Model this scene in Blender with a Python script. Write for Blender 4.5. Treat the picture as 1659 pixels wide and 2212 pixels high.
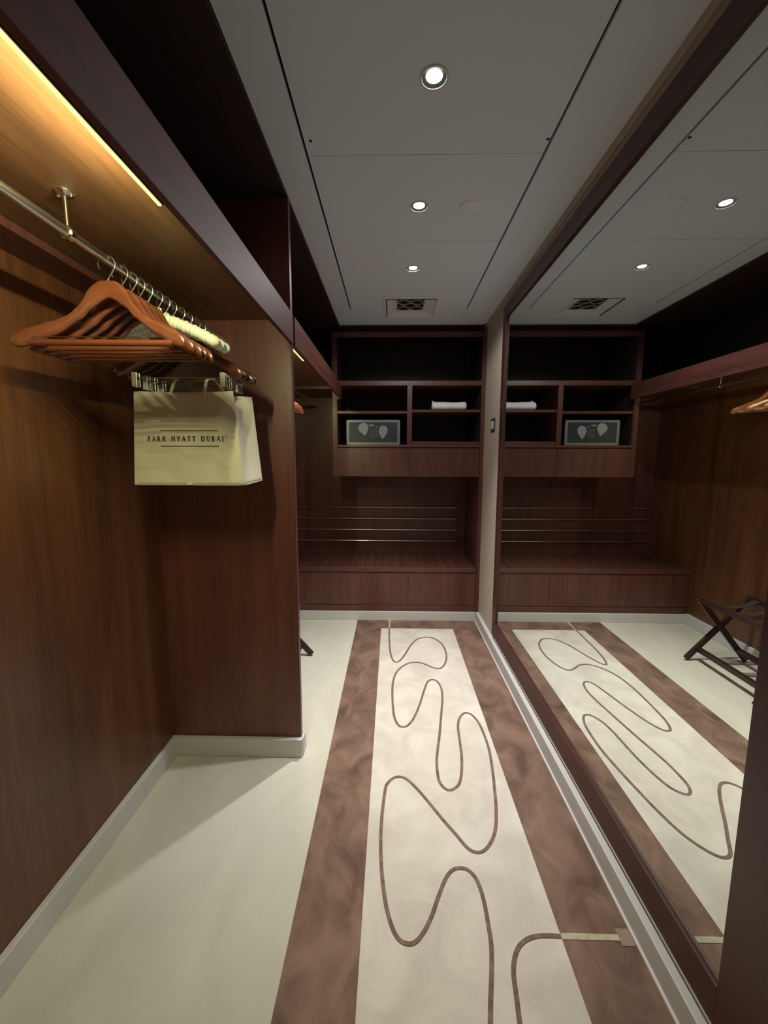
import bpy, bmesh, math, random
from mathutils import Vector, Matrix, noise
random.seed(7)
PI = math.pi
S = bpy.context.scene
COL = S.collection
for o in list(bpy.data.objects):
    bpy.data.objects.remove(o)

# ------------------------------------------------------------------ camera
CAM_H = 1.40
def make_camera():
    p, yw, r = math.radians(7.435), math.radians(1.146), math.radians(0.14)
    f = Vector((-math.sin(yw)*math.cos(p), math.cos(yw)*math.cos(p), -math.sin(p)))
    x = Vector((math.cos(yw), math.sin(yw), 0.0))
    u = x.cross(f)
    x2 = x*math.cos(r) + u*math.sin(r)
    u2 = -x*math.sin(r) + u*math.cos(r)
    cd = bpy.data.cameras.new('camera')
    co = bpy.data.objects.new('camera', cd)
    COL.objects.link(co)
    m = Matrix.Identity(4)
    for i in range(3):
        m[i][0], m[i][1], m[i][2] = x2[i], u2[i], -f[i]
    m[0][3], m[1][3], m[2][3] = 0.0, 0.0, CAM_H
    co.matrix_world = m
    cd.sensor_fit = 'VERTICAL'
    cd.sensor_height = 36.0
    cd.lens = 36.0*900.0/2212.0
    cd.clip_start = 0.02
    S.camera = co
make_camera()

# ------------------------------------------------------------------ world, view, light levels
w = bpy.data.worlds.new('world'); S.world = w
w.use_nodes = True
w.node_tree.nodes['Background'].inputs[0].default_value = (0, 0, 0, 1)
w.node_tree.nodes['Background'].inputs[1].default_value = 0.0
S.view_settings.view_transform = 'Standard'
S.view_settings.look = 'None'
S.view_settings.gamma = 1.0
S.view_settings.exposure = 0.0
S.view_settings.use_curve_mapping = False
S.cycles.sample_clamp_indirect = 3.0
S.cycles.blur_glossy = 1.0
SPOT_W = (12.0, 78.0, 165.0)
SPILL_W = (3.0, 7.0, 24.0)      # wide weak spill of the same lamps    # near, middle, far downlight
SPOT_COL = (1.0, 0.98, 0.965)
LED_STRENGTH = 1.3
LED_W_PER_M = 40.0
LED_COL = (1.0, 0.98, 0.54)

# ------------------------------------------------------------------ materials
def nodes(name):
    m = bpy.data.materials.new(name); m.use_nodes = True
    nt = m.node_tree
    b = nt.nodes['Principled BSDF']
    return m, nt, b
def simple(name, col, rough=0.5, metal=0.0, spec=0.5, coat=0.0):
    m, nt, b = nodes(name)
    b.inputs['Base Color'].default_value = (*col, 1)
    b.inputs['Roughness'].default_value = rough
    b.inputs['Metallic'].default_value = metal
    b.inputs['Specular IOR Level'].default_value = spec
    b.inputs['Coat Weight'].default_value = coat
    b.inputs['Coat Roughness'].default_value = 0.08
    return m
def wood(name, dark, light, scale=(14, 14, 0.9), rough=0.36, coat=0.0, bands=None, spec=0.5):
    m, nt, b = nodes(name)
    N, L = nt.nodes, nt.links
    tc = N.new('ShaderNodeTexCoord'); mp = N.new('ShaderNodeMapping')
    mp.inputs['Scale'].default_value = scale
    L.new(tc.outputs['Object'], mp.inputs['Vector'])
    n1 = N.new('ShaderNodeTexNoise'); n1.inputs['Scale'].default_value = 1.0
    n1.inputs['Detail'].default_value = 6; n1.inputs['Roughness'].default_value = 0.62
    L.new(mp.outputs[0], n1.inputs['Vector'])
    n2 = N.new('ShaderNodeTexNoise'); n2.inputs['Scale'].default_value = 9.0
    n2.inputs['Detail'].default_value = 4
    L.new(mp.outputs[0], n2.inputs['Vector'])
    mx = N.new('ShaderNodeMix'); mx.data_type = 'FLOAT'; mx.inputs['Factor'].default_value = 0.3
    L.new(n1.outputs['Fac'], mx.inputs['A']); L.new(n2.outputs['Fac'], mx.inputs['B'])
    cr = N.new('ShaderNodeValToRGB')
    cr.color_ramp.elements[0].position = 0.36; cr.color_ramp.elements[0].color = (*dark, 1)
    cr.color_ramp.elements[1].position = 0.64; cr.color_ramp.elements[1].color = (*light, 1)
    L.new(mx.outputs['Result'], cr.inputs['Fac'])
    L.new(cr.outputs['Color'], b.inputs['Base Color'])
    b.inputs['Roughness'].default_value = rough
    b.inputs['Coat Weight'].default_value = coat
    b.inputs['Coat Roughness'].default_value = 0.06
    b.inputs['Specular IOR Level'].default_value = spec
    bp = N.new('ShaderNodeBump'); bp.inputs['Strength'].default_value = 0.05; bp.inputs['Distance'].default_value = 0.002
    L.new(n2.outputs['Fac'], bp.inputs['Height']); L.new(bp.outputs[0], b.inputs['Normal'])
    return m
def pile(name, dark, light, scale, fine=420, stretch=(1, 1, 1), lo=0.38, hi=0.62, bump=0.25, sheen=0.15, tint=(1, 1, 1)):
    m, nt, b = nodes(name)
    N, L = nt.nodes, nt.links
    tc = N.new('ShaderNodeTexCoord'); mp = N.new('ShaderNodeMapping')
    mp.inputs['Scale'].default_value = stretch
    L.new(tc.outputs['Object'], mp.inputs['Vector'])
    n1 = N.new('ShaderNodeTexNoise'); n1.inputs['Scale'].default_value = scale
    n1.inputs['Detail'].default_value = 4; n1.inputs['Roughness'].default_value = 0.55; n1.inputs['Distortion'].default_value = 0.9
    L.new(mp.outputs[0], n1.inputs['Vector'])
    n2 = N.new('ShaderNodeTexNoise'); n2.inputs['Scale'].default_value = fine; n2.inputs['Detail'].default_value = 2
    L.new(tc.outputs['Object'], n2.inputs['Vector'])
    mx = N.new('ShaderNodeMix'); mx.data_type = 'FLOAT'; mx.inputs['Factor'].default_value = 0.18
    L.new(n1.outputs['Fac'], mx.inputs['A']); L.new(n2.outputs['Fac'], mx.inputs['B'])
    cr = N.new('ShaderNodeValToRGB')
    cr.color_ramp.elements[0].position = lo; cr.color_ramp.elements[0].color = (*dark, 1)
    cr.color_ramp.elements[1].position = hi; cr.color_ramp.elements[1].color = (*light, 1)
    L.new(mx.outputs['Result'], cr.inputs['Fac']); L.new(cr.outputs['Color'], b.inputs['Base Color'])
    b.inputs['Roughness'].default_value = 0.95
    b.inputs['Specular IOR Level'].default_value = 0.1
    b.inputs['Sheen Weight'].default_value = sheen
    b.inputs['Sheen Roughness'].default_value = 0.35
    b.inputs['Sheen Tint'].default_value = (*tint, 1)
    bp = N.new('ShaderNodeBump'); bp.inputs['Strength'].default_value = bump; bp.inputs['Distance'].default_value = 0.003
    L.new(n2.outputs['Fac'], bp.inputs['Height']); L.new(bp.outputs[0], b.inputs['Normal'])
    return m
def emit(name, col, strength):
    m, nt, b = nodes(name)
    b.inputs['Base Color'].default_value = (0.02, 0.02, 0.02, 1)
    b.inputs['Emission Color'].default_value = (*col, 1)
    b.inputs['Emission Strength'].default_value = strength
    return m

WD, WL = (0.075, 0.026, 0.021), (0.135, 0.048, 0.038)
M = {}
M['wood'] = wood('mahogany_veneer', WD, WL)
M['fascia'] = wood('fascia_wood', WD, WL, scale=(14, 0.9, 14), rough=0.55, spec=0.12)
M['divider_wood'] = wood('divider_veneer', (0.10, 0.034, 0.022), (0.175, 0.060, 0.038))
M['shelf_wood'] = wood('shelf_underside_veneer', (0.085, 0.038, 0.018), (0.165, 0.075, 0.033), scale=(14, 0.9, 14), rough=0.42)
M['shaded_wood'] = wood('wood_with_painted_shade', (0.022, 0.013, 0.012), (0.042, 0.025, 0.022), rough=0.5)  # wood darkened so the shade of niche and cubbyholes is in the colour
M['wood_y'] = wood('mahogany_veneer_lengthwise', WD, WL, scale=(14, 0.9, 14))
M['wood_x'] = wood('mahogany_veneer_crosswise', WD, WL, scale=(0.9, 14, 14))
M['wood_panel'] = wood('mahogany_wall_panel', (0.08, 0.030, 0.0135), (0.17, 0.064, 0.027), scale=(11, 11, 0.55), rough=0.33)
M['frame'] = wood('mirror_frame_wood', (0.05, 0.016, 0.012), (0.085, 0.028, 0.02), scale=(14, 0.9, 0.9), rough=0.4)
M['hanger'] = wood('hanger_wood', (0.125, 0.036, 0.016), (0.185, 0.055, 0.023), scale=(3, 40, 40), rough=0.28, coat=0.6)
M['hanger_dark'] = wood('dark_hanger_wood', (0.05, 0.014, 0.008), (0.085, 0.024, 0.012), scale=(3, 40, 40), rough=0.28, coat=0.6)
M['rack'] = wood('rack_wood', (0.022, 0.007, 0.006), (0.042, 0.013, 0.010), rough=0.4)
M['carpet'] = pile('cream_carpet', (0.50, 0.475, 0.39), (0.60, 0.575, 0.48), 2.2, stretch=(2.0, 0.8, 1), lo=0.3, hi=0.7)
M['field'] = pile('beige_rug_pile', (0.50, 0.45, 0.385), (0.66, 0.61, 0.53), 5.0, lo=0.28, hi=0.62)
M['border'] = pile('brown_rug_pile', (0.085, 0.052, 0.037), (0.26, 0.163, 0.122), 6.0, lo=0.3, hi=0.66, stretch=(1.3, 0.8, 1), sheen=0.8, tint=(0.85, 0.58, 0.46))
M['inlay'] = pile('taupe_cord_pile', (0.15, 0.098, 0.08), (0.24, 0.165, 0.135), 30.0, sheen=0.8, tint=(0.9, 0.68, 0.58))
M['inlay_cream'] = pile('cream_cord_pile', (0.40, 0.35, 0.25), (0.55, 0.49, 0.36), 30.0)
M['pad'] = pile('tan_patch_pile', (0.27, 0.20, 0.145), (0.34, 0.26, 0.19), 20.0)
M['base'] = simple('grey_white_baseboard_paint', (0.60, 0.59, 0.57), 0.5)
M['bead'] = simple('white_bead_paint', (0.72, 0.70, 0.66), 0.45)
M['wall'] = simple('beige_wall_paint', (0.52, 0.44, 0.355), 0.75)
M['ceil'] = simple('white_ceiling_paint', (0.72, 0.785, 0.865), 0.9, spec=0.2)
M['dark'] = simple('dark_gap', (0.012, 0.011, 0.01), 0.9)
M['chrome'] = simple('polished_chrome', (0.78, 0.79, 0.76), 0.12, 1.0)
M['steel'] = simple('brushed_steel', (0.62, 0.64, 0.62), 0.28, 1.0)
M['rail'] = simple('satin_steel_bar', (0.60, 0.60, 0.62), 0.22, 1.0)
M['mirror'] = simple('mirror_silver', (0.80, 0.835, 0.80), 0.0, 1.0)
M['lamp'] = emit('downlight_lens', (1.0, 0.97, 0.93), 14.0)
M['baffle'] = simple('grey_glare_baffle', (0.07, 0.07, 0.068), 0.5)
M['vent'] = simple('vent_white_enamel', (0.76, 0.81, 0.86), 0.6)
M['disc'] = simple('blank_cover_white', (0.77, 0.82, 0.88), 0.6)
M['led'] = emit('led_diffuser', (1.0, 0.84, 0.36), LED_STRENGTH)
M['led_body'] = simple('led_profile', (0.05, 0.025, 0.02), 0.5)
M['plate'] = simple('white_plastic', (0.62, 0.60, 0.56), 0.5)
M['satin'] = simple('ivory_satin', (0.82, 0.85, 0.66), 0.38)
M['canvas'] = None
M['ink'] = simple('dark_print_ink', (0.02, 0.016, 0.013), 0.8)
M['towel'] = simple('white_towelling', (0.80, 0.80, 0.80), 0.95)
M['safe'] = simple('safe_charcoal', (0.028, 0.034, 0.040), 0.5)
M['safe_frame'] = simple('safe_grey_frame', (0.22, 0.23, 0.23), 0.45, 0.3)
M['safe_leaf'] = simple('safe_pale_panel', (0.30, 0.32, 0.33), 0.5)
M['key'] = simple('safe_key', (0.10, 0.105, 0.11), 0.5)
M['strap'] = simple('dark_webbing', (0.030, 0.016, 0.017), 0.8)
M['bead_dark'] = simple('seal_rubber', (0.02, 0.019, 0.018), 0.6)
def canvas_mat():
    m, nt, b = nodes('cream_canvas')
    N, L = nt.nodes, nt.links
    tc = N.new('ShaderNodeTexCoord')
    n1 = N.new('ShaderNodeTexNoise'); n1.inputs['Scale'].default_value = 7; n1.inputs['Detail'].default_value = 4
    wv = N.new('ShaderNodeTexNoise'); wv.inputs['Scale'].default_value = 900; wv.inputs['Detail'].default_value = 1
    L.new(tc.outputs['Object'], n1.inputs['Vector']); L.new(tc.outputs['Object'], wv.inputs['Vector'])
    cr = N.new('ShaderNodeValToRGB')
    cr.color_ramp.elements[0].position = 0.3; cr.color_ramp.elements[0].color = (0.64, 0.60, 0.45, 1)
    cr.color_ramp.elements[1].position = 0.7; cr.color_ramp.elements[1].color = (0.74, 0.70, 0.54, 1)
    L.new(n1.outputs['Fac'], cr.inputs['Fac']); L.new(cr.outputs['Color'], b.inputs['Base Color'])
    b.inputs['Roughness'].default_value = 0.9
    bp = N.new('ShaderNodeBump'); bp.inputs['Strength'].default_value = 0.2; bp.inputs['Distance'].default_value = 0.001
    L.new(wv.outputs['Fac'], bp.inputs['Height']); L.new(bp.outputs[0], b.inputs['Normal'])
    return m
M['canvas'] = canvas_mat()

# ------------------------------------------------------------------ mesh helpers
class MB:
    def __init__(s): s.bm = bmesh.new()
    def box(s, x0, x1, y0, y1, z0, z1, bev=0.0):
        x0, x1 = sorted((x0, x1)); y0, y1 = sorted((y0, y1)); z0, z1 = sorted((z0, z1))
        r = bmesh.ops.create_cube(s.bm, size=1.0)
        for v in r['verts']:
            v.co = Vector(((x0+x1)/2+v.co.x*(x1-x0), (y0+y1)/2+v.co.y*(y1-y0), (z0+z1)/2+v.co.z*(z1-z0)))
        if bev > 0:
            es = list({e for v in r['verts'] for e in v.link_edges})
            bmesh.ops.bevel(s.bm, geom=es, offset=bev, segments=2, profile=0.5, affect='EDGES')
        return s
    def rings(s, rings, caps=True, closed=False):
        R = [[s.bm.verts.new(p) for p in ring] for ring in rings]
        n = len(R[0])
        rng = range(len(R)) if closed else range(len(R)-1)
        for i in rng:
            a, b = R[i], R[(i+1) % len(R)]
            for k in range(n):
                s.bm.faces.new((a[k], a[(k+1) % n], b[(k+1) % n], b[k]))
        if caps and not closed:
            s.bm.faces.new(list(reversed(R[0]))); s.bm.faces.new(R[-1])
        return s
    def tube(s, pts, r, n=10, caps=True, closed=False):
        pts = [Vector(p) for p in pts]
        rr = r if isinstance(r, (list, tuple)) else [r]*len(pts)
        rings = []; prev = None
        for i, p in enumerate(pts):
            if closed: t = pts[(i+1) % len(pts)]-pts[i-1]
            else: t = pts[min(i+1, len(pts)-1)]-pts[max(i-1, 0)]
            t.normalize()
            if prev is None:
                a = Vector((0, 0, 1)) if abs(t.z) < 0.9 else Vector((1, 0, 0))
                u = t.cross(a).normalized()
            else:
                u = (prev-t*prev.dot(t)).normalized()
            prev = u; v = t.cross(u)
            rings.append([p+(u*math.cos(2*PI*k/n)+v*math.sin(2*PI*k/n))*rr[i] for k in range(n)])
        return s.rings(rings, caps, closed)
    def lathe(s, prof, c, n=32, axis='Z'):
        rings = []
        for r, h in prof:
            ring = []
            for k in range(n):
                a = 2*PI*k/n
                ring.append(Vector((c[0]+r*math.cos(a), c[1]+r*math.sin(a), c[2]+h)))
            rings.append(ring)
        return s.rings(rings, caps=False)
    def disc(s, c, r, n=32, flip=False):
        vs = [s.bm.verts.new((c[0]+r*math.cos(2*PI*k/n), c[1]+r*math.sin(2*PI*k/n), c[2])) for k in range(n)]
        s.bm.faces.new(vs[::-1] if flip else vs); return s
    def prism(s, poly, fn, t0, t1):
        a = [s.bm.verts.new(fn(p[0], p[1], t0)) for p in poly]
        b = [s.bm.verts.new(fn(p[0], p[1], t1)) for p in poly]
        n = len(a)
        s.bm.faces.new(a); s.bm.faces.new(b[::-1])
        for k in range(n): s.bm.faces.new((a[k], b[k], b[(k+1) % n], a[(k+1) % n]))
        return s
    def grid(s, fn, nu, nv):
        V = [[s.bm.verts.new(fn(i/nu, j/nv)) for j in range(nv+1)] for i in range(nu+1)]
        for i in range(nu):
            for j in range(nv):
                s.bm.faces.new((V[i][j], V[i+1][j], V[i+1][j+1], V[i][j+1]))
        return s

def root_loc(o):
    while o.parent: o = o.parent
    return o.location.copy()
def obj(name, mb, mat, parent=None, smooth=False, label=None, local=False, origin=None):
    bm = mb.bm
    bmesh.ops.recalc_face_normals(bm, faces=bm.faces)
    me = bpy.data.meshes.new(name)
    off = Vector((0, 0, 0))
    if parent is not None and not local: off = root_loc(parent)
    if parent is None and origin is not None: off = Vector(origin)
    if off.length: bmesh.ops.translate(bm, verts=bm.verts, vec=-off)
    bm.to_mesh(me); bm.free()
    if mat is not None: me.materials.append(mat)
    if smooth:
        for p in me.polygons: p.use_smooth = True
        try: me.set_sharp_from_angle(angle=math.radians(40))
        except Exception: pass
    o = bpy.data.objects.new(name, me); COL.objects.link(o)
    if parent is not None: o.parent = parent
    elif origin is not None: o.location = origin
    if label: o['label'] = label
    return o
def tag(o, label=None, cat=None, group=None, kind=None):
    if label: o['label'] = label
    if cat: o['category'] = cat
    if group: o['group'] = group
    if kind: o['kind'] = kind
    return o
def thing(name, label, cat, loc=(0, 0, 0), group=None):
    o = bpy.data.objects.new(name, None); COL.objects.link(o)
    o.empty_display_size = 0.05
    o.location = loc
    return tag(o, label, cat, group)
def struct(name, mb, mat, label=None, smooth=False, parent=None):
    o = obj(name, mb, mat, parent, smooth)
    if parent is None: o['kind'] = 'structure'
    if label: o['label'] = label
    return o
def copy_tree(o, parent=None):
    c = o.copy(); COL.objects.link(c)
    if parent is not None: c.parent = parent
    for ch in [k for k in bpy.data.objects if k.parent == o]:
        copy_tree(ch, c)
    return c

# ------------------------------------------------------------------ key dimensions (metres)
XL, XW = -1.035, 0.746          # closet back panel, right wall
YD0, YD1 = 1.808, 1.838         # divider between the two closet bays
XF = -0.425                     # front edge of divider
YB = 4.085                      # back wall
YC = 3.47                       # front of the cabinet unit and of the bench
ZC = 2.452                      # ceiling
YN = -1.0                       # wall behind the camera
SHZ = 1.965                     # underside of closet shelves
XM = 0.744                      # mirror surface

# ------------------------------------------------------------------ shell
struct('floor', MB().box(XL-0.05, XW+0.05, YN-0.05, YB+0.05, -0.1, 0.0), M['carpet'], 'cream carpet floor')
wl = MB().box(XL-0.06, XL, YN, YB, 0.0, ZC)
struct('wall_left', wl, M['wood_panel'], 'dark wood panelled wall at the back of the closets')
struct('wall_right', MB().box(XW, XW+0.08, YN, YB, 0.0, ZC), M['wall'], 'beige painted wall carrying the mirror')
wb = MB().box(XL, XW, YB, YB+0.06, 0.0, ZC)
wb.box(XL, -0.472, YB-0.012, YB, 0.44, SHZ)
struct('wall_back', wb, M['wood'], 'dark wood panelling at the far end')
struct('wall_front', MB().box(XL, XW, YN-0.06, YN, 0.0, ZC), M['wall'], 'beige wall behind the viewer')

# ceiling: joint gaps, vent opening, downlight holes
LIGHTS = [(0.111, 1.312), (0.107, 1.914), (0.110, 2.496)]
VX0, VX1, VY0, VY1 = -0.046, 0.292, 2.945, 3.31
LR = 0.036
def panel(mb, x0, x1, y0, y1, holes=(), circ=()):
    bm = mb.bm
    loops = []
    def loop(pts):
        vs = [bm.verts.new((p[0], p[1], ZC)) for p in pts]
        return [bm.edges.new((vs[i], vs[(i+1) % len(vs)])) for i in range(len(vs))]
    es = loop([(x0, y0), (x1, y0), (x1, y1), (x0, y1)])
    for h in holes: es += loop([(h[0], h[2]), (h[1], h[2]), (h[1], h[3]), (h[0], h[3])])
    for c in circ: es += loop([(c[0]+LR*math.cos(2*PI*k/28), c[1]+LR*math.sin(2*PI*k/28)) for k in range(28)])
    r = bmesh.ops.triangle_fill(bm, use_beauty=True, edges=es)
    fs = [g for g in r['geom'] if isinstance(g, bmesh.types.BMFace)]
    e = bmesh.ops.extrude_face_region(bm, geom=fs)
    vs = [g for g in e['geom'] if isinstance(g, bmesh.types.BMVert)]
    bmesh.ops.translate(bm, verts=vs, vec=(0, 0, 0.012))
cm = MB()
XJ0, XJ1 = -0.306, 0.524
panel(cm, -0.43, XJ0-0.0045, YN, YC+0.03)
panel(cm, XJ1+0.0045, XW, YN, YC+0.03)
panel(cm, XJ0+0.0045, XJ1-0.0045, YN, 1.6085, circ=[LIGHTS[0]])
panel(cm, XJ0+0.0045, XJ1-0.0045, 1.6105, 2.2015, circ=[LIGHTS[1]])
panel(cm, XJ0+0.0045, XJ1-0.0045, 2.2035, 3.20, circ=[LIGHTS[2]], holes=[(VX0, VX1, VY0, 3.1999)]) if False else panel(cm, XJ0+0.0045, XJ1-0.0045, 2.2035, YC+0.03, circ=[LIGHTS[2]], holes=[(VX0, VX1, VY0, VY1)])
for xj in (XJ0, XJ1):            # joints stop short of the cabinet
    cm.box(xj-0.0046, xj+0.0046, 3.15, YC+0.03, ZC, ZC+0.012)
ceil = struct('ceiling', cm, M['ceil'], 'white panelled ceiling with dark joints')
for cx_, cy_ in ((-0.28, 1.54), (0.512, 1.545)):
    o = obj('screw_hole', MB().lathe([(0.0001, -0.0012), (0.0055, -0.001), (0.006, 0.002)], (cx_, cy_, ZC), 14), M['dark'], ceil)
struct('trim_1', MB().box(XL, XW, YN, YB, ZC+0.06, ZC+0.10), M['dark'], 'dark void above the ceiling panels')
struct('trim_2', MB().box(XL, -0.432, YN, YB, ZC-0.012, ZC+0.06).box(-0.432, XW, YC+0.032, YB, ZC-0.012, ZC+0.06), M['shaded_wood'], 'dark wood soffit over the closets')
struct('trim_4', MB().box(XL, XL+0.006, YN, YB-0.002, SHZ+0.021, ZC-0.013), M['shaded_wood'], 'added board above the closet shelves, coloured near black for shade')  # added sheet, its near-black colour stands for shade in the niche
struct('trim_3', MB().box(XW-0.012, XW, YN, YC, ZC-0.022, ZC), M['wall'], 'thin cornice strip over the mirror')

# baseboards: face board with a square top ledge
def base_run(mb, x0, x1, y0, y1, z=0.09): mb.box(x0, x1, y0, y1, 0.0, z, 0.003)
b1 = MB(); base_run(b1, XL, -1.014, YN, YD0-0.022)
base_run(b1, XL, XF+0.008, YD0-0.024, YD0)
base_run(b1, XF, XF+0.012, YD0-0.010, YD1+0.022)
base_run(b1, XL, -1.014, YD1, YC-0.012)
base_run(b1, -1.014, XF+0.008, YD1, YD1+0.022)
struct('baseboard_left', b1, M['base'], 'pale grey baseboard wrapping the closet bays')
b2 = MB(); base_run(b2, 0.719, XW, YN, YC-0.015, 0.088)
b2.tube([(0.7165, YN, 0.005), (0.7165, YC-0.015, 0.005)], 0.0052, 8)
struct('baseboard_right', b2, M['base'], 'white baseboard under the mirror')
struct('baseboard_back', MB().box(XL, 0.72, YC-0.012, YC+0.02, 0.0, 0.08, 0.002), M['base'], 'grey baseboard under the bench')

# ------------------------------------------------------------------ closet divider
dv = thing('closet_divider', 'tall dark wood end panel standing between the two closet bays', 'panel', (-0.73, YD0, 0.09))
obj('side_panel', MB().box(XL, XF-0.004, YD0, YD1, 0.09, ZC-0.014), M['divider_wood'], dv)
obj('front_edging', MB().box(XF-0.004, XF, YD0-0.0005, YD1+0.0005, 0.09, ZC-0.014, 0.0012), M['wood'], dv)

# ------------------------------------------------------------------ closet shelves with fascia and light strip
def closet_shelf(label, y0, y1, led0, led1, notch=None):
    t = thing('closet_shelf', label, 'shelf', (-0.72, y0, SHZ), 'shelves over the hanging rails')
    s = MB()
    if notch is None: s.box(XL, -0.430, y0, y1, SHZ, SHZ+0.02)
    else:
        s.box(XL, -0.430, y0, notch, SHZ, SHZ+0.02); s.box(XL, -0.497, notch, y1, SHZ, SHZ+0.02)
    obj('shelf_board', s, M['shelf_wood'], t)
    ye = notch if notch else y1
    obj('fascia', MB().box(-0.430, -0.415, y0, ye-0.004, 1.868, SHZ+0.022, 0.0015), M['fascia'], t)
    obj('wall_cleat', MB().box(XL, -0.925, y0, y1 if notch is None else notch-0.05, 1.943, SHZ, 0.001), M['wood_y'], t)
    if notch:
        obj('cross_cleat', MB().box(-0.924, -0.437, notch-0.045, notch-0.002, 1.945, SHZ, 0.001), M['wood_y'], t)
    if notch:
        obj('light_leak_stop', MB().box(-0.456, -0.4305, notch-0.02, notch-0.003, 1.868, 1.944), M['wood_y'], t)  # added filler, keeps strip light from leaking into the cubbyhole
    pr = MB().box(-0.462, -0.430, led0, led1, 1.9025, 1.908).box(-0.4535, -0.4515, led0, led1, 1.889, 1.9025)
    p = obj('light_strip', pr, M['led_body'], t)
    ld = MB().box(-0.4600, -0.4536, led0+0.004, led1-0.004, 1.8865, 1.9024)
    obj('diffuser', ld, M['led'], p, label='glowing warm yellow diffuser')
    n = max(4, int((led1-led0)/0.05))
    la = bpy.data.lights.new('strip_diode', 'POINT'); la.shadow_soft_size = 0.004
    la.energy = LED_W_PER_M*(led1-led0)/n; la.color = LED_COL
    for k in range(n):
        lo = bpy.data.objects.new('strip_diode', la); COL.objects.link(lo); lo.parent = t
        lo.location = Vector((-0.466, led0+(led1-led0)*(k+0.5)/n, 1.895))-t.location
    return t
closet_shelf('long wood shelf over the nearer closet bay with warm light strip behind fascia', YN, YD0, 0.36, 0.88)
closet_shelf('wood shelf over the farther closet bay beyond the dividing panel', YD1, YB-0.014, 1.87, 2.20, YC)

# ------------------------------------------------------------------ hanging rails
RX, RZ, RR = -0.71, 1.883, 0.0105
def rail(label, y0, y1, brk):
    t = thing('hanging_rail', label, 'clothes rail', (RX, y0, RZ), 'closet hanging rails')
    obj('rod', MB().tube([(RX, y0, RZ), (RX, y1, RZ)], RR, 20), M['steel'], t, True)
    for y in (y0+0.004, y1-0.004):
        pass
    for yb in brk:
        b = obj('bracket', MB().tube([(RX, yb, SHZ), (RX, yb, RZ+RR)], 0.0042, 12), M['chrome'], t, True)
        fl = MB().lathe([(0.0001, -0.010), (0.008, -0.0095), (0.013, -0.006), (0.019, -0.002), (0.019, 0.0)], (RX, yb, SHZ), 24)
        fl.tube([(RX-0.014, yb, SHZ), (RX-0.014, yb, SHZ-0.011)], 0.004, 10).tube([(RX+0.014, yb, SHZ), (RX+0.014, yb, SHZ-0.011)], 0.004, 10)
        obj('flange', fl, M['chrome'], b, True)
        obj('collar', MB().tube([(RX, yb-0.009, RZ), (RX, yb-0.006, RZ), (RX, yb+0.006, RZ), (RX, yb+0.009, RZ)], [0.0112, 0.0145, 0.0145, 0.0112], 20), M['chrome'], b, True)
    return t
rail('steel hanging rail of the near bay holding the row of hangers', YN+0.001, YD0-0.001, (0.965, -0.2))
rail('steel hanging rail of the far bay beyond the dividing panel', YD1+0.001, YB-0.014, (2.93,))

# ------------------------------------------------------------------ hangers (local: rod centre is the origin, arms along X, camera side is -Y)
def hook_pts(zc=-0.0095, r=0.021, base=-0.048):
    pts = [(0, 0, base-0.012), (0, 0, base), (0.004, 0, base+0.008)]
    for k in range(16):
        a = math.radians(-48 + k*(212+48)/15)
        pts.append((r*math.cos(a), 0, zc+r*math.sin(a)))
    return pts
def lerp_tab(tab, s):
    for (a, va), (b, vb) in zip(tab, tab[1:]):
        if s <= b:
            f = (s-a)/(b-a); f = f*f*(3-2*f)*0.35+f*0.65
            return va+(vb-va)*f
    return tab[-1][1]
TOP = [(0, -0.048), (0.10, -0.0495), (0.2, -0.063), (0.33, -0.108), (0.45, -0.134), (0.62, -0.152), (0.85, -0.173), (0.95, -0.186), (1.0, -0.200)]
BOT = [(0, -0.088), (0.05, -0.092), (0.2, -0.113), (0.33, -0.142), (0.6, -0.184), (0.85, -0.214), (0.95, -0.221), (1.0, -0.217)]
def arm_body(half, fwd, thick):
    mb = MB(); rings = []
    N = 44; n = 14
    for i in range(N+1):
        s = -1+2*i/N; a = abs(s)
        zt, zb = lerp_tab(TOP, a), lerp_tab(BOT, a)
        x = s*half; y = -fwd*a**1.7
        th = thick*(0.75+0.5*a)
        if a > 0.93: th *= max(0.25, math.sqrt(max(0.0, 1-((a-0.93)/0.075)**2)))
        ring = []
        for k in range(n):
            t = 2*PI*k/n
            cy, cz = math.cos(t), math.sin(t)
            ey = math.copysign(abs(cy)**0.75, cy); ez = math.copysign(abs(cz)**0.75, cz)
            ring.append(Vector((x, y+ey*th/2, (zt+zb)/2+ez*(zt-zb)/2)))
        rings.append(ring)
    return mb.rings(rings)
def suit_hanger(label, group):
    t = thing('suit_hanger', label, 'hanger', (0, 0, 0), group)
    obj('hook', MB().tube(hook_pts(), 0.0017, 8), M['chrome'], t, True, local=True, label='chrome wire hook')
    obj('shoulder_arms', arm_body(0.206, 0.055, 0.018), M['hanger'], t, True, local=True)
    obj('trouser_bar', MB().tube([(-0.172, -0.042, -0.207), (0.172, -0.042, -0.207)], 0.0085, 12), M['hanger'], t, True, local=True)
    obj('grip_wire', MB().tube([(-0.160, -0.052, -0.1965), (0.160, -0.052, -0.1965)], 0.0013, 6), M['chrome'], t, True, local=True)
    return t
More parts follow.
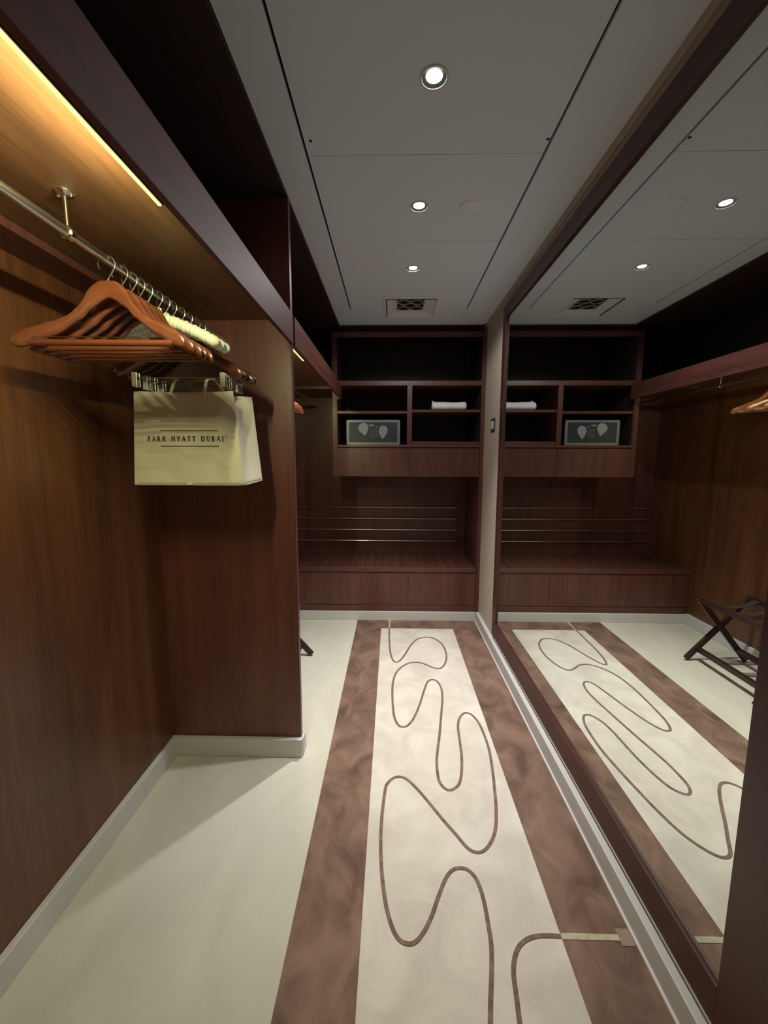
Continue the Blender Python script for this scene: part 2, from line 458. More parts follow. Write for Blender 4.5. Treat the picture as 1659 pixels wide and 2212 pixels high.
def satin_hanger(label, group):
    t = thing('padded_hanger', label, 'hanger', (0, 0, 0), group)
    obj('hook', MB().tube(hook_pts(base=-0.05), 0.0016, 8), M['chrome'], t, True, local=True, label='chrome wire hook')
    mb = MB(); pts = []; rr = []
    N = 96
    for i in range(N+1):
        s = -1+2*i/N; a = abs(s)
        pts.append((s*0.188, -0.018*a**1.6, -0.068-0.078*a**1.35))
        r = 0.0165*(1+0.08*math.sin(i*1.9)+0.05*math.sin(i*0.83))
        if a > 0.9: r *= max(0.2, math.sqrt(max(0.0, 1-((a-0.9)/0.101)**2)))
        rr.append(r)
    mb.tube(pts, rr, 16)
    pd = obj('padded_cover', mb, M['satin'], t, True, local=True)
    fr = MB()
    for k in range(9):
        a = 2*PI*k/9; c = (0.011*math.cos(a), 0.011*math.sin(a), -0.048)
        fr.tube([(0, 0, -0.056), (c[0]*0.7, c[1]*0.7, -0.050), (c[0]*1.25, c[1]*1.25, -0.041 - 0.004*(k % 2))], [0.006, 0.005, 0.0025], 8)
    obj('neck_ruffle', fr, M['satin'], pd, True, local=True)
    return t
def clip_hanger(label, group):
    t = thing('clip_hanger', label, 'hanger', (0, 0, 0), group)
    obj('hook', MB().tube(hook_pts(), 0.0017, 8), M['chrome'], t, True, local=True, label='chrome wire hook')
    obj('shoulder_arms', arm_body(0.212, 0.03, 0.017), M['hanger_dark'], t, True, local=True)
    cb = MB().tube([(-0.168, -0.02, -0.198), (-0.168, -0.02, -0.222), (0.168, -0.02, -0.222), (0.168, -0.02, -0.198)], 0.0017, 8)
    bar = obj('clip_bar', cb, M['chrome'], t, True, local=True)
    for x in (-0.145, 0.145):
        c = MB().box(x-0.0085, x+0.0085, -0.0305, -0.0285, -0.252, -0.205, 0.0006).box(x-0.0085, x+0.0085, -0.0115, -0.0095, -0.252, -0.205, 0.0006)
        c.tube([(x-0.007, -0.02, -0.222), (x+0.007, -0.02, -0.222)], 0.006, 12)
        obj('clip', c, M['steel'], bar, False, local=True)
    return t
def put(o, y, rz=0.0, x=RX, label=None):
    o.location = (x, y, RZ); o.rotation_euler = (0, 0, math.radians(rz))
    if label: o['label'] = label
    return o
SUIT = [(1.088, 2, 'nearest wooden suit hanger at the front of the crowded near rail'),
        (1.138, 1, 'wooden suit hanger right behind the front one on the near rail'),
        (1.178, 2, 'third wooden suit hanger from the front of the near rail'),
        (1.214, 0.5, 'fourth wooden suit hanger from the front of the near rail'),
        (1.252, 0.5, 'fifth wooden suit hanger, just in front of the ivory padded ones')]
g1 = 'wooden suit hangers on the near rail'
h0 = None
for y, a, lb in SUIT:
    if h0 is None: h0 = suit_hanger(lb, g1); put(h0, y, a)
    else: put(copy_tree(h0), y, a, label=lb)
SAT = [(1.304, 1, 'foremost ivory satin padded hanger behind the wooden suit hangers'),
       (1.345, 0.5, 'middle of the three ivory satin padded hangers'),
       (1.386, 1, 'rearmost ivory satin padded hanger, next to the dark clip hangers')]
s0 = None
for y, a, lb in SAT:
    if s0 is None: s0 = satin_hanger(lb, 'ivory padded hangers on the near rail'); put(s0, y, a)
    else: put(copy_tree(s0), y, a, label=lb)
CL = [(1.438, 2, 'dark wooden clip hanger right behind the ivory padded hangers'),
      (1.492, -2, 'dark wooden clip hanger whose bar carries the canvas bag handles'),
      (1.548, 3, 'dark wooden clip hanger behind the one carrying the bag'),
      (1.594, -1, 'rearmost dark wooden clip hanger, nearest the dividing panel')]
c0 = None
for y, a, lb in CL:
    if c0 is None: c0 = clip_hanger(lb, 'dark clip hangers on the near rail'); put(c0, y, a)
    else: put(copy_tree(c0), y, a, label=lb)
FAR = [(2.47, 56, 'farthest wooden hanger on the far rail, its tip showing past the dividing panel'),
       (2.37, 46, 'middle wooden hanger of the three on the far rail'),
       (2.26, 40, 'wooden hanger on the far rail closest to the dividing panel')]
for y, a, lb in FAR:
    o = put(copy_tree(h0), y, a, label=lb); o['group'] = 'wooden hangers on the far rail'

# ------------------------------------------------------------------ canvas tote bag
BZ0, BZ1 = 1.305, 1.622
def bag_front(u, v):
    x = (-0.880+0.340*u)*(1-(1-v))+(-0.893+0.382*u)*(1-v)
    z = BZ0+(BZ1-BZ0)*v - (0.004*math.sin(PI*u) if v > 0.9 else 0)
    bul = 0.010*math.sin(PI*u)*math.sin(PI*v)
    n = noise.noise(Vector((u*4, v*3, 2.0)))*0.006*min(1, 4*u, 4*(1-u))
    dent = 0.010*math.exp(-((u-0.55)/0.10)**2-((v-0.78)/0.16)**2)
    y = 1.438-0.012*(1-v)-bul+n+dent
    return Vector((x, y, z))
def bag_back(u, v):
    x = (-0.872+0.346*u)*v+(-0.885+0.386*u)*(1-v)
    return Vector((x, 1.585+0.006*(1-v)+0.006*math.sin(PI*u)*math.sin(PI*v), BZ0+0.008+(BZ1-BZ0-0.008)*v))
def gusset(side):
    u = 1.0 if side > 0 else 0.0
    def fn(a, v):
        p = bag_front(u, v).lerp(bag_back(u, v), a)
        fold = math.sin(PI*a)**1.0*(0.055*v+0.004)
        p.x -= side*fold
        return p
    return fn
bag = thing('tote_bag', 'cream canvas tote bag with dark printed lettering hanging under the near hangers', 'bag', (-0.715, 1.51, BZ0))
mb = MB(); mb.grid(bag_front, 30, 26); mb.grid(bag_back, 16, 14); mb.grid(gusset(1), 12, 26); mb.grid(gusset(-1), 12, 26)
mb.grid(lambda u, a: bag_front(u, 0).lerp(bag_back(u, 0), a), 16, 8)
bmesh.ops.remove_doubles(mb.bm, verts=mb.bm.verts, dist=0.0005)
body = obj('bag_body', mb, M['canvas'], bag, True)
sm = body.modifiers.new('thickness', 'SOLIDIFY'); sm.thickness = 0.0016; sm.offset = 1
def strap(xa, xb, ybase, fn_u, back):
    m = MB(); w = 0.011; t = 0.0012
    zt = 1.6635+0.003
    sgn = 1 if back else -1
    yb = 1.472
    path = [(xa, ybase, 1.575), (xa, ybase, 1.622), (xa+0.002, (ybase*0.35+yb*0.65)+sgn*0.008, 1.652), (xa+0.003, yb+sgn*0.004, zt)]
    for pts in (path, [(2*((xa+xb)/2)-p[0], p[1], p[2]) for p in path]):
        rings = []
        for p in pts:
            rings.append([Vector((p[0]-w/2, p[1]-t, p[2])), Vector((p[0]+w/2, p[1]-t, p[2])), Vector((p[0]+w/2, p[1]+t, p[2])), Vector((p[0]-w/2, p[1]+t, p[2]))])
        m.rings(rings)
    m.box(xa+0.003-w/2, xb-0.003+w/2, yb-0.0055, yb+0.0055, zt-0.0008, zt+0.0022, 0.0006)
    return m
obj('handle', strap(-0.748, -0.634, 1.4335, None, False), M['canvas'], bag, False)
obj('handle', strap(-0.728, -0.616, 1.579, None, True), M['canvas'], bag, False)
# printed lettering
def stroke(x0, y0, x1, y1, w):
    d = Vector((x1-x0, y1-y0)); d.normalize(); h = w/2/max(0.35, abs(d.y))
    return [(x0-h, y0), (x0+h, y0), (x1+h, y1), (x1-h, y1)]
def rect(x0, y0, x1, y1): return [(x0, y0), (x1, y0), (x1, y1), (x0, y1)]
def arcband(cx, cy, rx, ry, a0, a1, wx, wy, n=12):
    out = []
    for k in range(n):
        A = [math.radians(a0+(a1-a0)*(k+j)/n) for j in (0, 1)]
        q = [(cx+rx*math.cos(a), cy+ry*math.sin(a)) for a in A]
        p = [(cx+(rx-wx)*math.cos(a), cy+(ry-wy)*math.sin(a)) for a in A]
        out.append([q[0], q[1], p[1], p[0]])
    return out
TK, TN, SF = 0.215, 0.095, 0.07
def stem(x, y0=0, y1=1, w=TK, lo=True, hi=True):
    o = [rect(x-w/2, y0, x+w/2, y1)]
    if lo: o.append(rect(x-w/2-0.08, y0, x+w/2+0.08, y0+SF))
    if hi: o.append(rect(x-w/2-0.08, y1-SF, x+w/2+0.08, y1))
    return o
def glyph(c):
    if c == 'P': return stem(0.18)+[rect(0.18, 1-TN, 0.42, 1), rect(0.18, 0.45, 0.42, 0.45+TN)]+arcband(0.42, 0.725, 0.28, 0.275, -90, 90, TK, TN), 0.78
    if c == 'R': return glyph('P')[0]+[stroke(0.72, 0, 0.42, 0.48, TK), rect(0.64, 0, 0.88, SF)], 0.88
    if c == 'A': return [stroke(0.12, 0, 0.42, 1, TN*1.3), stroke(0.78, 0, 0.46, 1, TK), rect(0.24, 0.32, 0.66, 0.32+TN), rect(0.0, 0, 0.26, SF), rect(0.62, 0, 0.94, SF)], 0.92
    if c == 'K': return stem(0.18)+[stroke(0.26, 0.42, 0.68, 1, TN*1.3), stroke(0.76, 0, 0.40, 0.58, TK), rect(0.55, 1-SF, 0.84, 1), rect(0.62, 0, 0.92, SF)], 0.92
    if c == 'H': return stem(0.18)+stem(0.74)+[rect(0.18, 0.47, 0.74, 0.47+TN)], 0.94
    if c == 'Y': return [stroke(0.44, 0.42, 0.14, 1, TK), stroke(0.46, 0.42, 0.74, 1, TN*1.3)]+stem(0.45, 0, 0.48, hi=False)+[rect(0.0, 1-SF, 0.30, 1), rect(0.60, 1-SF, 0.88, 1)], 0.88
    if c == 'T': return stem(0.40, hi=False)+[rect(0.03, 1-TN, 0.77, 1), rect(0.03, 0.78, 0.09, 1), rect(0.71, 0.78, 0.77, 1)], 0.82
    if c == 'D': return stem(0.18)+[rect(0.18, 1-TN, 0.40, 1), rect(0.18, 0, 0.40, TN)]+arcband(0.40, 0.5, 0.45, 0.5, -90, 90, TK, TN, 16), 0.92
    if c == 'U': return [rect(0.10, 0.3, 0.10+TK, 1), rect(0.70, 0.3, 0.70+TN, 1), rect(0.0, 1-SF, 0.37, 1), rect(0.58, 1-SF, 0.88, 1)]+arcband(0.4325, 0.33, 0.3325, 0.33, 180, 360, 0.115, TN*1.3), 0.90
    if c == 'B': return stem(0.18)+[rect(0.18, 1-TN, 0.40, 1), rect(0.18, 0.48, 0.44, 0.48+TN), rect(0.18, 0, 0.44, TN)]+arcband(0.40, 0.755, 0.24, 0.245, -90, 90, TK*0.9, TN)+arcband(0.44, 0.26, 0.29, 0.26, -90, 90, TK, TN), 0.80
    if c == 'I': return stem(0.18), 0.40
    if c == '®': return [[(0.25*p[0]+0.04, 0.6+0.4*p[1]) for p in q] for q in arcband(0.5, 0.5, 0.5, 0.5, 0, 360, 0.14, 0.14, 18)+[rect(0.36, 0.28, 0.46, 0.72), rect(0.36, 0.62, 0.62, 0.72), rect(0.54, 0.46, 0.62, 0.72), rect(0.36, 0.46, 0.62, 0.54), [(0.56, 0.28), (0.66, 0.28), (0.56, 0.48), (0.48, 0.48)]]], 0.36
    return [], 0.55
def front_at(x, z):
    v = (z-BZ0)/(BZ1-BZ0)
    xl = -0.880*v-0.893*(1-v); wd = 0.340*v+0.382*(1-v)
    p = bag_front(min(1, max(0, (x-xl)/wd)), min(1, max(0, v)))
    return Vector((x, p.y-0.0028, z))
pm = MB()
H = 0.0172; gap = 0.33
txt = 'PARK HYATT DUBAI®'
tot = sum(glyph(c)[1]+gap for c in txt)-gap
sx = (0.272/tot)
xx = -0.835
for c in txt:
    polys, wd = glyph(c)
    for q in polys:
        pm.bm.faces.new([pm.bm.verts.new(front_at(xx+p[0]*sx, 1.4535+p[1]*H)) for p in q])
    xx += (wd+gap)*sx
for (xa, xb, zz) in ((-0.788, -0.592, 1.4885), (-0.790, -0.590, 1.4365)):
    for k in range(24):
        a, b = xa+(xb-xa)*k/24, xa+(xb-xa)*(k+1)/24
        pm.bm.faces.new([pm.bm.verts.new(front_at(p, q)) for p, q in ((a, zz), (b, zz), (b, zz+0.0016), (a, zz+0.0016))])
obj('printed_lettering', pm, M['ink'], body, label='dark serif lettering between two thin lines')

# ------------------------------------------------------------------ back unit: bench and cabinet
bn = thing('luggage_bench', 'low dark wood luggage bench across the far end', 'bench', (-0.15, YC, 0.08))
bt = MB()
n = 22
x0, x1 = XL+0.002, 0.716
bt.box(x0, x1, YC, YC+0.035, 0.427, 0.469, 0.003)
for k in range(n):
    a = x0+(x1-x0)*k/n; b = x0+(x1-x0)*(k+1)/n
    bt.box(a+0.0012, b-0.0012, YC+0.035, YB-0.016, 0.445, 0.466, 0.0015)
bt.box(x0, x1, YC+0.03, YB-0.016, 0.427, 0.444)
obj('bench_top', bt, M['wood_y'], bn)
obj('drawer_front', MB().box(XL+0.002, 0.1385, YC+0.008, YC+0.03, 0.136, 0.421, 0.0012), M['wood'], bn)
obj('drawer_front', MB().box(0.1405, 0.716, YC+0.008, YC+0.03, 0.136, 0.421, 0.0012), M['wood'], bn)
obj('bottom_rail', MB().box(XL+0.002, 0.716, YC+0.002, YC+0.03, 0.081, 0.132, 0.002), M['wood_x'], bn)
obj('carcass', MB().box(XL+0.002, 0.716, YC+0.032, YB-0.016, 0.085, 0.425), M['dark'], bn)

cb = thing('wall_cabinet', 'open wood cabinet with cubbyholes hung over the luggage bench', 'cabinet', (0.13, YC, 1.243))
CX0, CX1 = -0.493, 0.744
def cpart(name, m, mat='wood', label=None): return obj(name, m, M[mat], cb, label=label)
cpart('side_panel', MB().box(CX0, CX0+0.037, YC, YB-0.002, 1.243, 2.395, 0.001))
cpart('side_panel', MB().box(CX1-0.026, CX1, YC-0.004, YB-0.002, 0.082, 2.44, 0.001))
cpart('header_rail', MB().box(CX0+0.037, CX1-0.026, YC+0.004, YC+0.026, 2.355, 2.395, 0.001), 'wood_x')
cpart('back_panel', MB().box(CX0+0.037, CX1-0.026, YB-0.014, YB-0.002, 1.26, 2.44), 'shaded_wood')  # cubbyhole shade is put into this panel's colour
cpart('side_shade_sheet', MB().box(CX0+0.037, CX0+0.040, YC+0.012, YB-0.014, 1.505, 2.395), 'shaded_wood')  # added thin sheets, near black to paint shade on the cubbyhole sides
cpart('side_shade_sheet', MB().box(CX1-0.029, CX1-0.026, YC+0.012, YB-0.014, 1.505, 2.395), 'shaded_wood')
cpart('shelf', MB().box(CX0+0.037, CX1-0.026, YC+0.001, YB-0.014, 1.978, 2.016, 0.001), 'wood_x')
cpart('divider', MB().box(0.117, 0.157, YC+0.001, YB-0.014, 1.505, 1.978, 0.001))
cpart('shelf', MB().box(CX0+0.037, 0.117, YC+0.006, YB-0.014, 1.757, 1.777, 0.001), 'wood_x')
cpart('shelf', MB().box(0.157, CX1-0.026, YC+0.006, YB-0.014, 1.768, 1.788, 0.001), 'wood_x')
cpart('shelf', MB().box(CX0+0.037, CX1-0.026, YC-0.004, YB-0.014, 1.484, 1.505, 0.001), 'wood_x')
cpart('pull_out_tray', MB().box(0.160, CX1-0.03, YC+0.002, YC+0.40, 1.5055, 1.531, 0.002), 'wood_x')
cpart('drawer_front', MB().box(CX0+0.002, 0.1385, YC+0.004, YC+0.025, 1.245, 1.478, 0.001))
cpart('drawer_front', MB().box(0.1405, CX1-0.028, YC+0.004, YC+0.025, 1.245, 1.478, 0.001))
cpart('bottom_panel', MB().box(CX0+0.037, CX1-0.026, YC+0.026, YB-0.014, 1.245, 1.26))

zs = [0.915, 0.805, 0.694, 0.583]
lb = ['topmost of four thin steel bars on the panelling above the bench', 'second from top of four thin steel bars above the bench',
      'third from top of four thin steel bars above the bench', 'lowest of four thin steel bars, closest to the bench top']
for z, l in zip(zs, lb):
    t = thing('wall_bar', l, 'bar', (-0.2, YB-0.02, z), 'steel luggage bars above the bench')
    obj('bar', MB().box(-1.0, 0.632, YB-0.030, YB-0.022, z-0.0045, z+0.0045, 0.0016), M['rail'], t)
    for x in (-0.95, 0.12, 0.60):
        obj('standoff', MB().tube([(x, YB-0.023, z), (x, YB-0.001, z)], 0.003, 8), M['rail'], t, True)

# safe
sf = thing('safe', 'small grey electronic safe inside the lower left cubbyhole', 'safe', (-0.163, YC+0.07, 1.505))
SY = YC+0.075
def rrect(x0, x1, z0, z1, r, n=5):
    P = []
    for cx, cz, a0 in ((x1-r, z1-r, 0), (x0+r, z1-r, 90), (x0+r, z0+r, 180), (x1-r, z0+r, 270)):
        for k in range(n+1):
            a = math.radians(a0+90*k/n); P.append((cx+r*math.cos(a), cz+r*math.sin(a)))
    return P
fxz = lambda a, b, t: Vector((a, t, b))
def ringprism(outer, inner, y0, y1):
    m = MB(); R = []
    rings = [[fxz(*p, y0) for p in inner], [fxz(*p, y0) for p in outer], [fxz(*p, y1) for p in outer], [fxz(*p, y1) for p in inner]]
    return m.rings(rings, caps=False, closed=True)
obj('safe_body', MB().box(-0.380, 0.055, SY+0.006, SY+0.36, 1.505, 1.708, 0.003), M['safe'], sf)
obj('front_frame', ringprism(rrect(-0.386, 0.061, 1.5055, 1.712, 0.012), rrect(-0.364, 0.039, 1.527, 1.691, 0.010), SY-0.006, SY+0.010), M['safe_frame'], sf, True)
dr = obj('door', MB().prism(rrect(-0.362, 0.037, 1.529, 1.689, 0.009), fxz, SY-0.001, SY+0.008), M['safe'], sf)
def leaf(cx, cz, L, W, tilt, fl):
    P = []
    for k in range(28):
        t = 2*PI*k/28
        a = math.sin(t); b = math.cos(t)
        wx = W/2*b*(0.55+0.45*(a+1)/2*1.2) ; zz = L/2*a
        if a < 0: wx *= (1-abs(a)**1.5*0.55)
        c, s = math.cos(tilt), math.sin(tilt)
        P.append((cx+wx*c-zz*s, cz+wx*s+zz*c))
    return P
obj('handle_panel', MB().prism(leaf(-0.242, 1.634, 0.105, 0.098, math.radians(12), 1), fxz, SY-0.004, SY), M['safe_leaf'], dr, label='pale leaf shaped panel left of keypad')
obj('handle_panel', MB().prism(leaf(-0.081, 1.610, 0.112, 0.086, math.radians(-6), 1), fxz, SY-0.004, SY), M['safe_leaf'], dr, label='pale leaf shaped panel right of keypad')
obj('display', MB().box(-0.196, -0.155, SY-0.004, SY, 1.662, 1.674, 0.001).box(-0.142, -0.122, SY-0.004, SY, 1.654, 1.661, 0.001), M['safe_leaf'], dr)
km = MB()
for i in range(3):
    for j in range(4):
        km.box(-0.184+i*0.021, -0.170+i*0.021, SY-0.003, SY, 1.571+j*0.019, 1.583+j*0.019, 0.001)
obj('keypad', km, M['key'], dr)

# rolled towel
def towel():
    m = MB(); rings = []
    N, n = 26, 20
    for i in range(N+1):
        u = i/N; x = 0.322+0.278*u
        r = 0.034+0.002*math.sin(u*7)+(-0.006 if u in (0, 1) else 0)
        dz = -0.004*math.sin(PI*u)
        ring = []
        for k in range(n):
            a = 2*PI*k/n
            rr = r*(1+0.06*noise.noise(Vector((u*6, math.cos(a), math.sin(a)))))
            ring.append(Vector((x, YC+0.062+rr*1.45*math.cos(a), 1.7885+0.0325+dz*0.3+max(-0.0322, rr*math.sin(a)))))
        rings.append(ring)
    return m.rings(rings)
tw = obj('rolled_towel', towel(), M['towel'], None, True, origin=(0.46, YC+0.062, 1.7885))
tag(tw, 'white rolled towel lying on the upper right cabinet shelf', 'towel')
fl = MB().grid(lambda u, v: Vector((0.326+0.05*u, YC+0.085+0.02*v+0.006*math.sin(u*5), 1.845+0.022*v*(1-u)+0.003*math.sin(u*9))), 8, 4)
fo = obj('towel_corner', fl, M['towel'], tw, True); md = fo.modifiers.new('t', 'SOLIDIFY'); md.thickness = 0.005

# ------------------------------------------------------------------ wall mirror
mr = thing('wall_mirror', 'huge wood framed mirror covering the right hand wall', 'mirror', (XM, 1.85, 0.15))
MY0, MY1, MZ0, MZ1 = 0.52, 2.935, 0.122, 2.388
FW, FT = 0.08, 0.733
obj('mirror_glass', MB().box(XM, XM+0.0015, MY0+0.01, MY1-0.01, MZ0+0.01, MZ1-0.01), M['mirror'], mr)
IY0, IY1, IZ0, IZ1 = 0.803, 2.856, 0.224, 2.310
def frail(a): obj('frame_rail', a, M['frame'], mr)
frail(MB().box(FT, XM, IY1, MY1, MZ0, MZ1, 0.0012))
frail(MB().box(FT, XM, MY0, IY0, MZ0, MZ1, 0.0012))
frail(MB().box(FT, XM, IY0, IY1, IZ1, MZ1, 0.0012))
frail(MB().box(FT, XM, IY0, IY1, MZ0, IZ0, 0.0012))
obj('edge_bead', MB().box(0.7385, XW-0.0005, MY0, MY1-0.06, 0.105, 0.121), M['rail'], mr, label='thin grey metal bead along the bottom')

# ------------------------------------------------------------------ light switch
sw = thing('light_switch', 'small metal rimmed light switch on the beige wall strip', 'light switch', (XW, 3.16, 1.64))
obj('plate', MB().box(XW-0.007, XW, 3.105, 3.215, 1.592, 1.688, 0.002), simple('bronze_switch_plate', (0.10, 0.085, 0.06), 0.35, 0.6), sw)
obj('rocker', MB().box(XW-0.012, XW-0.006, 3.128, 3.192, 1.611, 1.669, 0.002), M['plate'], sw)

# ------------------------------------------------------------------ downlights, blank cover, vent
DL = ['recessed ceiling downlight closest to the viewer', 'recessed ceiling downlight beside the round blank cover', 'recessed ceiling downlight just before the air vent']
lens_t = [(0.0, 0.0), (0.008, 0.0), (0.0, 0.0)]
for i, (lx, ly) in enumerate(LIGHTS):
    t = thing('ceiling_downlight', DL[i], 'ceiling light', (lx, ly, ZC), 'recessed ceiling downlights')
    tr = MB().lathe([(0.041, 0.0), (0.041, -0.002), (0.035, -0.003), (0.034, 0.0)], (lx, ly, ZC), 40)
    obj('trim_ring', tr, M['plate'], t, True)
    obj('lens', MB().lathe([(0.0001, -0.0005), (0.013, 0.0005), (0.0232, 0.0028)], (lx, ly, ZC), 32), M['lamp'], t, True, label='glowing white lens')
    obj('baffle', MB().lathe([(0.034, -0.001), (0.029, 0.001), (0.0235, 0.003)], (lx, ly, ZC), 40), M['baffle'], t, True)
    obj('can', MB().lathe([(0.0345, 0.0125), (0.034, 0.045), (0.0001, 0.046)], (lx, ly, ZC), 32), M['dark'], t, True)
    ld = bpy.data.lights.new('downlight_beam', 'SPOT'); ld.energy = SPOT_W[i]; ld.color = SPOT_COL
    ld.spot_size = math.radians(84); ld.spot_blend = 1.0; ld.shadow_soft_size = 0.02
    lo = bpy.data.objects.new('downlight_beam', ld); COL.objects.link(lo); lo.parent = t; lo.location = (0, 0, -0.006)
    l2 = bpy.data.lights.new('downlight_spill', 'SPOT'); l2.energy = SPILL_W[i]; l2.color = SPOT_COL
    l2.spot_size = math.radians(165); l2.spot_blend = 0.3; l2.shadow_soft_size = 0.02
    lo = bpy.data.objects.new('downlight_spill', l2); COL.objects.link(lo); lo.parent = t; lo.location = (0, 0, -0.006)
bc = obj('blank_cover', MB().lathe([(0.0001, -0.006), (0.040, -0.0055), (0.048, -0.003), (0.050, 0.0)], (0.326, 1.916, ZC), 40), M['disc'], None, True, origin=(0.326, 1.916, ZC))
tag(bc, 'round white blank cover on the ceiling beside a downlight', 'cover plate')

vt = thing('air_vent', 'square white ceiling air vent with dark patterned grille', 'air vent', (0.123, 3.128, ZC))
gx0, gx1, gy0, gy1, gz = 0.026, 0.216, 2.985, 3.232, ZC+0.026
vm = MB()
o4 = [(VX0, VY0), (VX1, VY0), (VX1, VY1), (VX0, VY1)]; i4 = [(gx0, gy0), (gx1, gy0), (gx1, gy1), (gx0, gy1)]
def expand(P, d):
    return [(P[0][0]-d, P[0][1]-d), (P[1][0]+d, P[1][1]-d), (P[2][0]+d, P[2][1]+d), (P[3][0]-d, P[3][1]+d)]
vm.rings([[Vector((*p, ZC-0.0005)) for p in expand(o4, 0.022)], [Vector((*p, ZC-0.004)) for p in expand(o4, 0.020)],
          [Vector((*p, ZC-0.004)) for p in expand(o4, 0.003)], [Vector((*p, ZC+0.004)) for p in expand(o4, -0.001)],
          [Vector((*p, gz)) for p in i4]], caps=False)
obj('frame', vm, M['vent'], vt)
obj('slot_shadow_strip', MB().box(VX0-0.002, VX1+0.002, VY0-0.004, VY0+0.006, ZC-0.0048, ZC-0.002).box(VX0-0.004, VX0+0.003, VY0, VY1-0.02, ZC-0.0048, ZC-0.002), M['dark'], vt)  # solid dark strips painting the slot's shadow on near and left edges
obj('duct', MB().box(gx0-0.01, gx1+0.01, gy0-0.01, gy1+0.01, gz+0.003, gz+0.006), M['dark'], vt)
gm = MB()
# honeycomb lattice: rows of egg-shaped openings between wavy bars
rows = 4
for k in range(rows+1):
    yb_ = gy0+(gy1-gy0)*k/rows
    sg = 1 if k % 2 else -1
    gm.tube([(gx0+(gx1-gx0)*j/32, min(gy1, max(gy0, yb_+sg*0.016*math.cos(2*PI*2.0*j/32))), gz-0.002) for j in range(33)], 0.0042, 6)
gm.box(gx0-0.004, gx0+0.003, gy0, gy1, gz-0.006, gz).box(gx1-0.003, gx1+0.004, gy0, gy1, gz-0.006, gz)
obj('grille', gm, simple('grille_grey', (0.42, 0.44, 0.42), 0.6), vt, True)

# ------------------------------------------------------------------ luggage rack
lr = thing('luggage_rack', 'folding dark wood luggage rack standing in the far closet bay', 'luggage rack', (-0.76, 2.5, 0.0))
RY0, RY1 = 2.24, 2.80
def bar2(p, q, wd, th, axis):
    m = MB(); p, q = Vector(p), Vector(q)
    d = (q-p).normalized(); s = Vector(axis); u = d.cross(s).normalized()
    r = []
    for e in (p, q):
        r.append([e+u*wd/2+s*th/2, e-u*wd/2+s*th/2, e-u*wd/2-s*th/2, e+u*wd/2-s*th/2])
    m.rings(r)
    bmesh.ops.bevel(m.bm, geom=m.bm.edges[:], offset=0.003, segments=1, affect='EDGES')
    return m
for y in (RY0, RY1):
    obj('leg', bar2((-0.568, y, 0.012), (-0.965, y, 0.462), 0.038, 0.020, (0, 1, 0)), M['rack'], lr)
    yy = y+0.02 if y == RY0 else y-0.02
    obj('leg', bar2((-0.965, yy, 0.012), (-0.600, yy, 0.462), 0.038, 0.020, (0, 1, 0)), M['rack'], lr)
for x, z, a, b in ((-0.640, 0.088, RY0, RY1), (-0.900, 0.088, RY0+0.02, RY1-0.02), (-0.955, 0.452, RY0, RY1), (-0.606, 0.452, RY0, RY1)):
    obj('stretcher', MB().box(x-0.013, x+0.013, a, b, z-0.017, z+0.017, 0.003), M['rack'], lr)
for k in range(4):
    y = RY0+0.08+k*(RY1-RY0-0.16)/3
    obj('strap', MB().grid(lambda u, v, y=y: Vector((-0.955+0.35*u, y-0.025+0.05*v, 0.468-0.05*math.sin(PI*u))), 16, 2), M['strap'], lr, True)
for o in [c for c in lr.children if c.name.startswith('strap')]:
    md = o.modifiers.new('t', 'SOLIDIFY'); md.thickness = 0.003

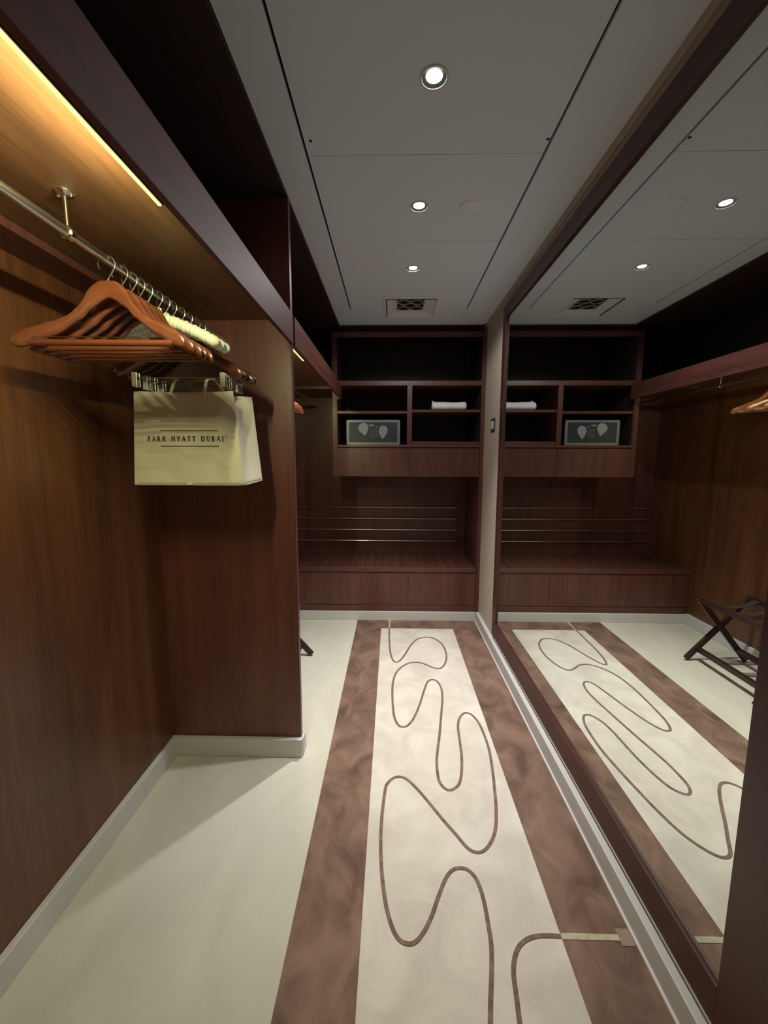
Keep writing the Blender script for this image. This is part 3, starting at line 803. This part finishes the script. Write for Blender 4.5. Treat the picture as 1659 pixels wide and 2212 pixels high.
# ------------------------------------------------------------------ inlaid rug
rg = thing('rug', 'long beige runner rug with brown border and wandering brown line', 'rug', (0.21, 1.5, 0.0))
RB = [-0.296, 0.7105, 0.0, YC-0.013]
FX0, FX1, FY1 = -0.086, 0.503, 3.283
RYN = YN+0.02
bm_ = MB().box(RB[0], FX0, RYN, RB[3], 0.0, 0.004, 0.001).box(FX1, RB[1], RYN, RB[3], 0.0, 0.004, 0.001).box(FX0-0.0005, FX1+0.0005, FY1, RB[3], 0.0, 0.004, 0.001)
obj('border', bm_, M['border'], rg, label='mottled brown border')
obj('field', MB().box(FX0, FX1, RYN, FY1, 0.0, 0.0042), M['field'], rg, label='plain beige middle field')
SQ = [[-0.02, 3.287], [-0.019, 3.135], [-0.012, 2.9], [0.007, 2.751], [0.034, 2.71], [0.068, 2.753], [0.106, 2.856], [0.147, 2.984], [0.204, 3.087], [0.275, 3.117], [0.333, 3.091], [0.382, 2.99], [0.393, 2.848], [0.376, 2.732], [0.342, 2.65], [0.307, 2.629], [0.264, 2.654], [0.208, 2.701], [0.148, 2.71], [0.093, 2.676], [0.039, 2.591], [0.013, 2.481], [0.006, 2.358], [0.009, 2.199], [0.018, 2.092], [0.038, 2.03], [0.063, 2.015], [0.089, 2.031], [0.123, 2.095], [0.163, 2.222], [0.195, 2.352], [0.228, 2.463], [0.261, 2.487], [0.289, 2.465], [0.305, 2.387], [0.299, 2.283], [0.275, 2.133], [0.245, 1.954], [0.214, 1.788], [0.208, 1.679], [0.217, 1.63], [0.239, 1.604], [0.264, 1.607], [0.294, 1.637], [0.316, 1.705], [0.334, 1.816], [0.342, 1.927], [0.349, 2.018], [0.364, 2.084], [0.387, 2.127], [0.411, 2.145], [0.44, 2.128], [0.464, 2.061], [0.473, 1.96], [0.472, 1.846], [0.456, 1.708], [0.44, 1.609], [0.426, 1.528], [0.406, 1.446], [0.387, 1.396], [0.358, 1.352], [0.328, 1.326], [0.3, 1.324], [0.275, 1.342], [0.244, 1.392], [0.201, 1.459], [0.155, 1.537], [0.111, 1.606], [0.071, 1.656], [0.037, 1.672], [0.007, 1.66], [-0.016, 1.63], [-0.024, 1.598], [-0.032, 1.508], [-0.036, 1.428], [-0.036, 1.346], [-0.031, 1.259], [-0.022, 1.188], [-0.011, 1.129], [0.007, 1.075], [0.027, 1.045], [0.052, 1.035], [0.075, 1.041], [0.1, 1.067], [0.127, 1.11], [0.154, 1.168], [0.183, 1.224], [0.21, 1.255], [0.242, 1.264], [0.27, 1.253], [0.289, 1.22], [0.297, 1.165], [0.296, 1.092], [0.292, 1.036], [0.279, 0.976], [0.262, 0.914], [0.251, 0.87],
      [0.235, 0.80], [0.225, 0.72], [0.235, 0.65], [0.265, 0.62], [0.295, 0.65], [0.310, 0.75], [0.319, 0.83],
      [0.324, 0.872], [0.331, 0.923], [0.337, 0.969], [0.349, 1.004], [0.369, 1.033], [0.398, 1.053], [0.432, 1.063], [0.47, 1.065], [0.503, 1.064]]
def smooth_path(P, sub=4):
    P = [Vector((*p, 0)) for p in P]; out = []
    for i in range(len(P)-1):
        a, b, c, d = P[max(i-1, 0)], P[i], P[i+1], P[min(i+2, len(P)-1)]
        for k in range(sub):
            t = k/sub
            out.append(0.5*((2*b)+(c-a)*t+(2*a-5*b+4*c-d)*t*t+(3*b-3*c+d-a)*t**3))
    out.append(P[-1]); return out
def ribbon(P, wd, z0, z1):
    m = MB(); rings = []
    for i, p in enumerate(P):
        t = (P[min(i+1, len(P)-1)]-P[max(i-1, 0)]).normalized()
        nn = Vector((-t.y, t.x, 0))*wd/2
        rings.append([p+nn+Vector((0, 0, z0)), p+nn*0.8+Vector((0, 0, z1)), p-nn*0.8+Vector((0, 0, z1)), p-nn+Vector((0, 0, z0))])
    return m.rings(rings)
obj('line_inlay', ribbon(smooth_path(SQ), 0.0145, 0.003, 0.0062), M['inlay'], rg, label='wandering taupe brown line')
ti = MB().box(0.503, 0.672, 1.056, 1.073, 0.003, 0.006, 0.001)
obj('line_tail', ti, M['inlay_cream'], rg, label='cream end of the line crossing the side border')
obj('line_tail', MB().box(-0.026, -0.012, 3.287, YC-0.029, 0.003, 0.006).box(-0.042, 0.004, YC-0.029, YC-0.014, 0.003, 0.006), M['inlay_cream'], rg, label='cream end of the line crossing the far border')
obj('corner_patch', MB().box(0.671, 0.7105, 1.043, 1.089, 0.003, 0.0058, 0.001), M['pad'], rg, label='small tan square patch')
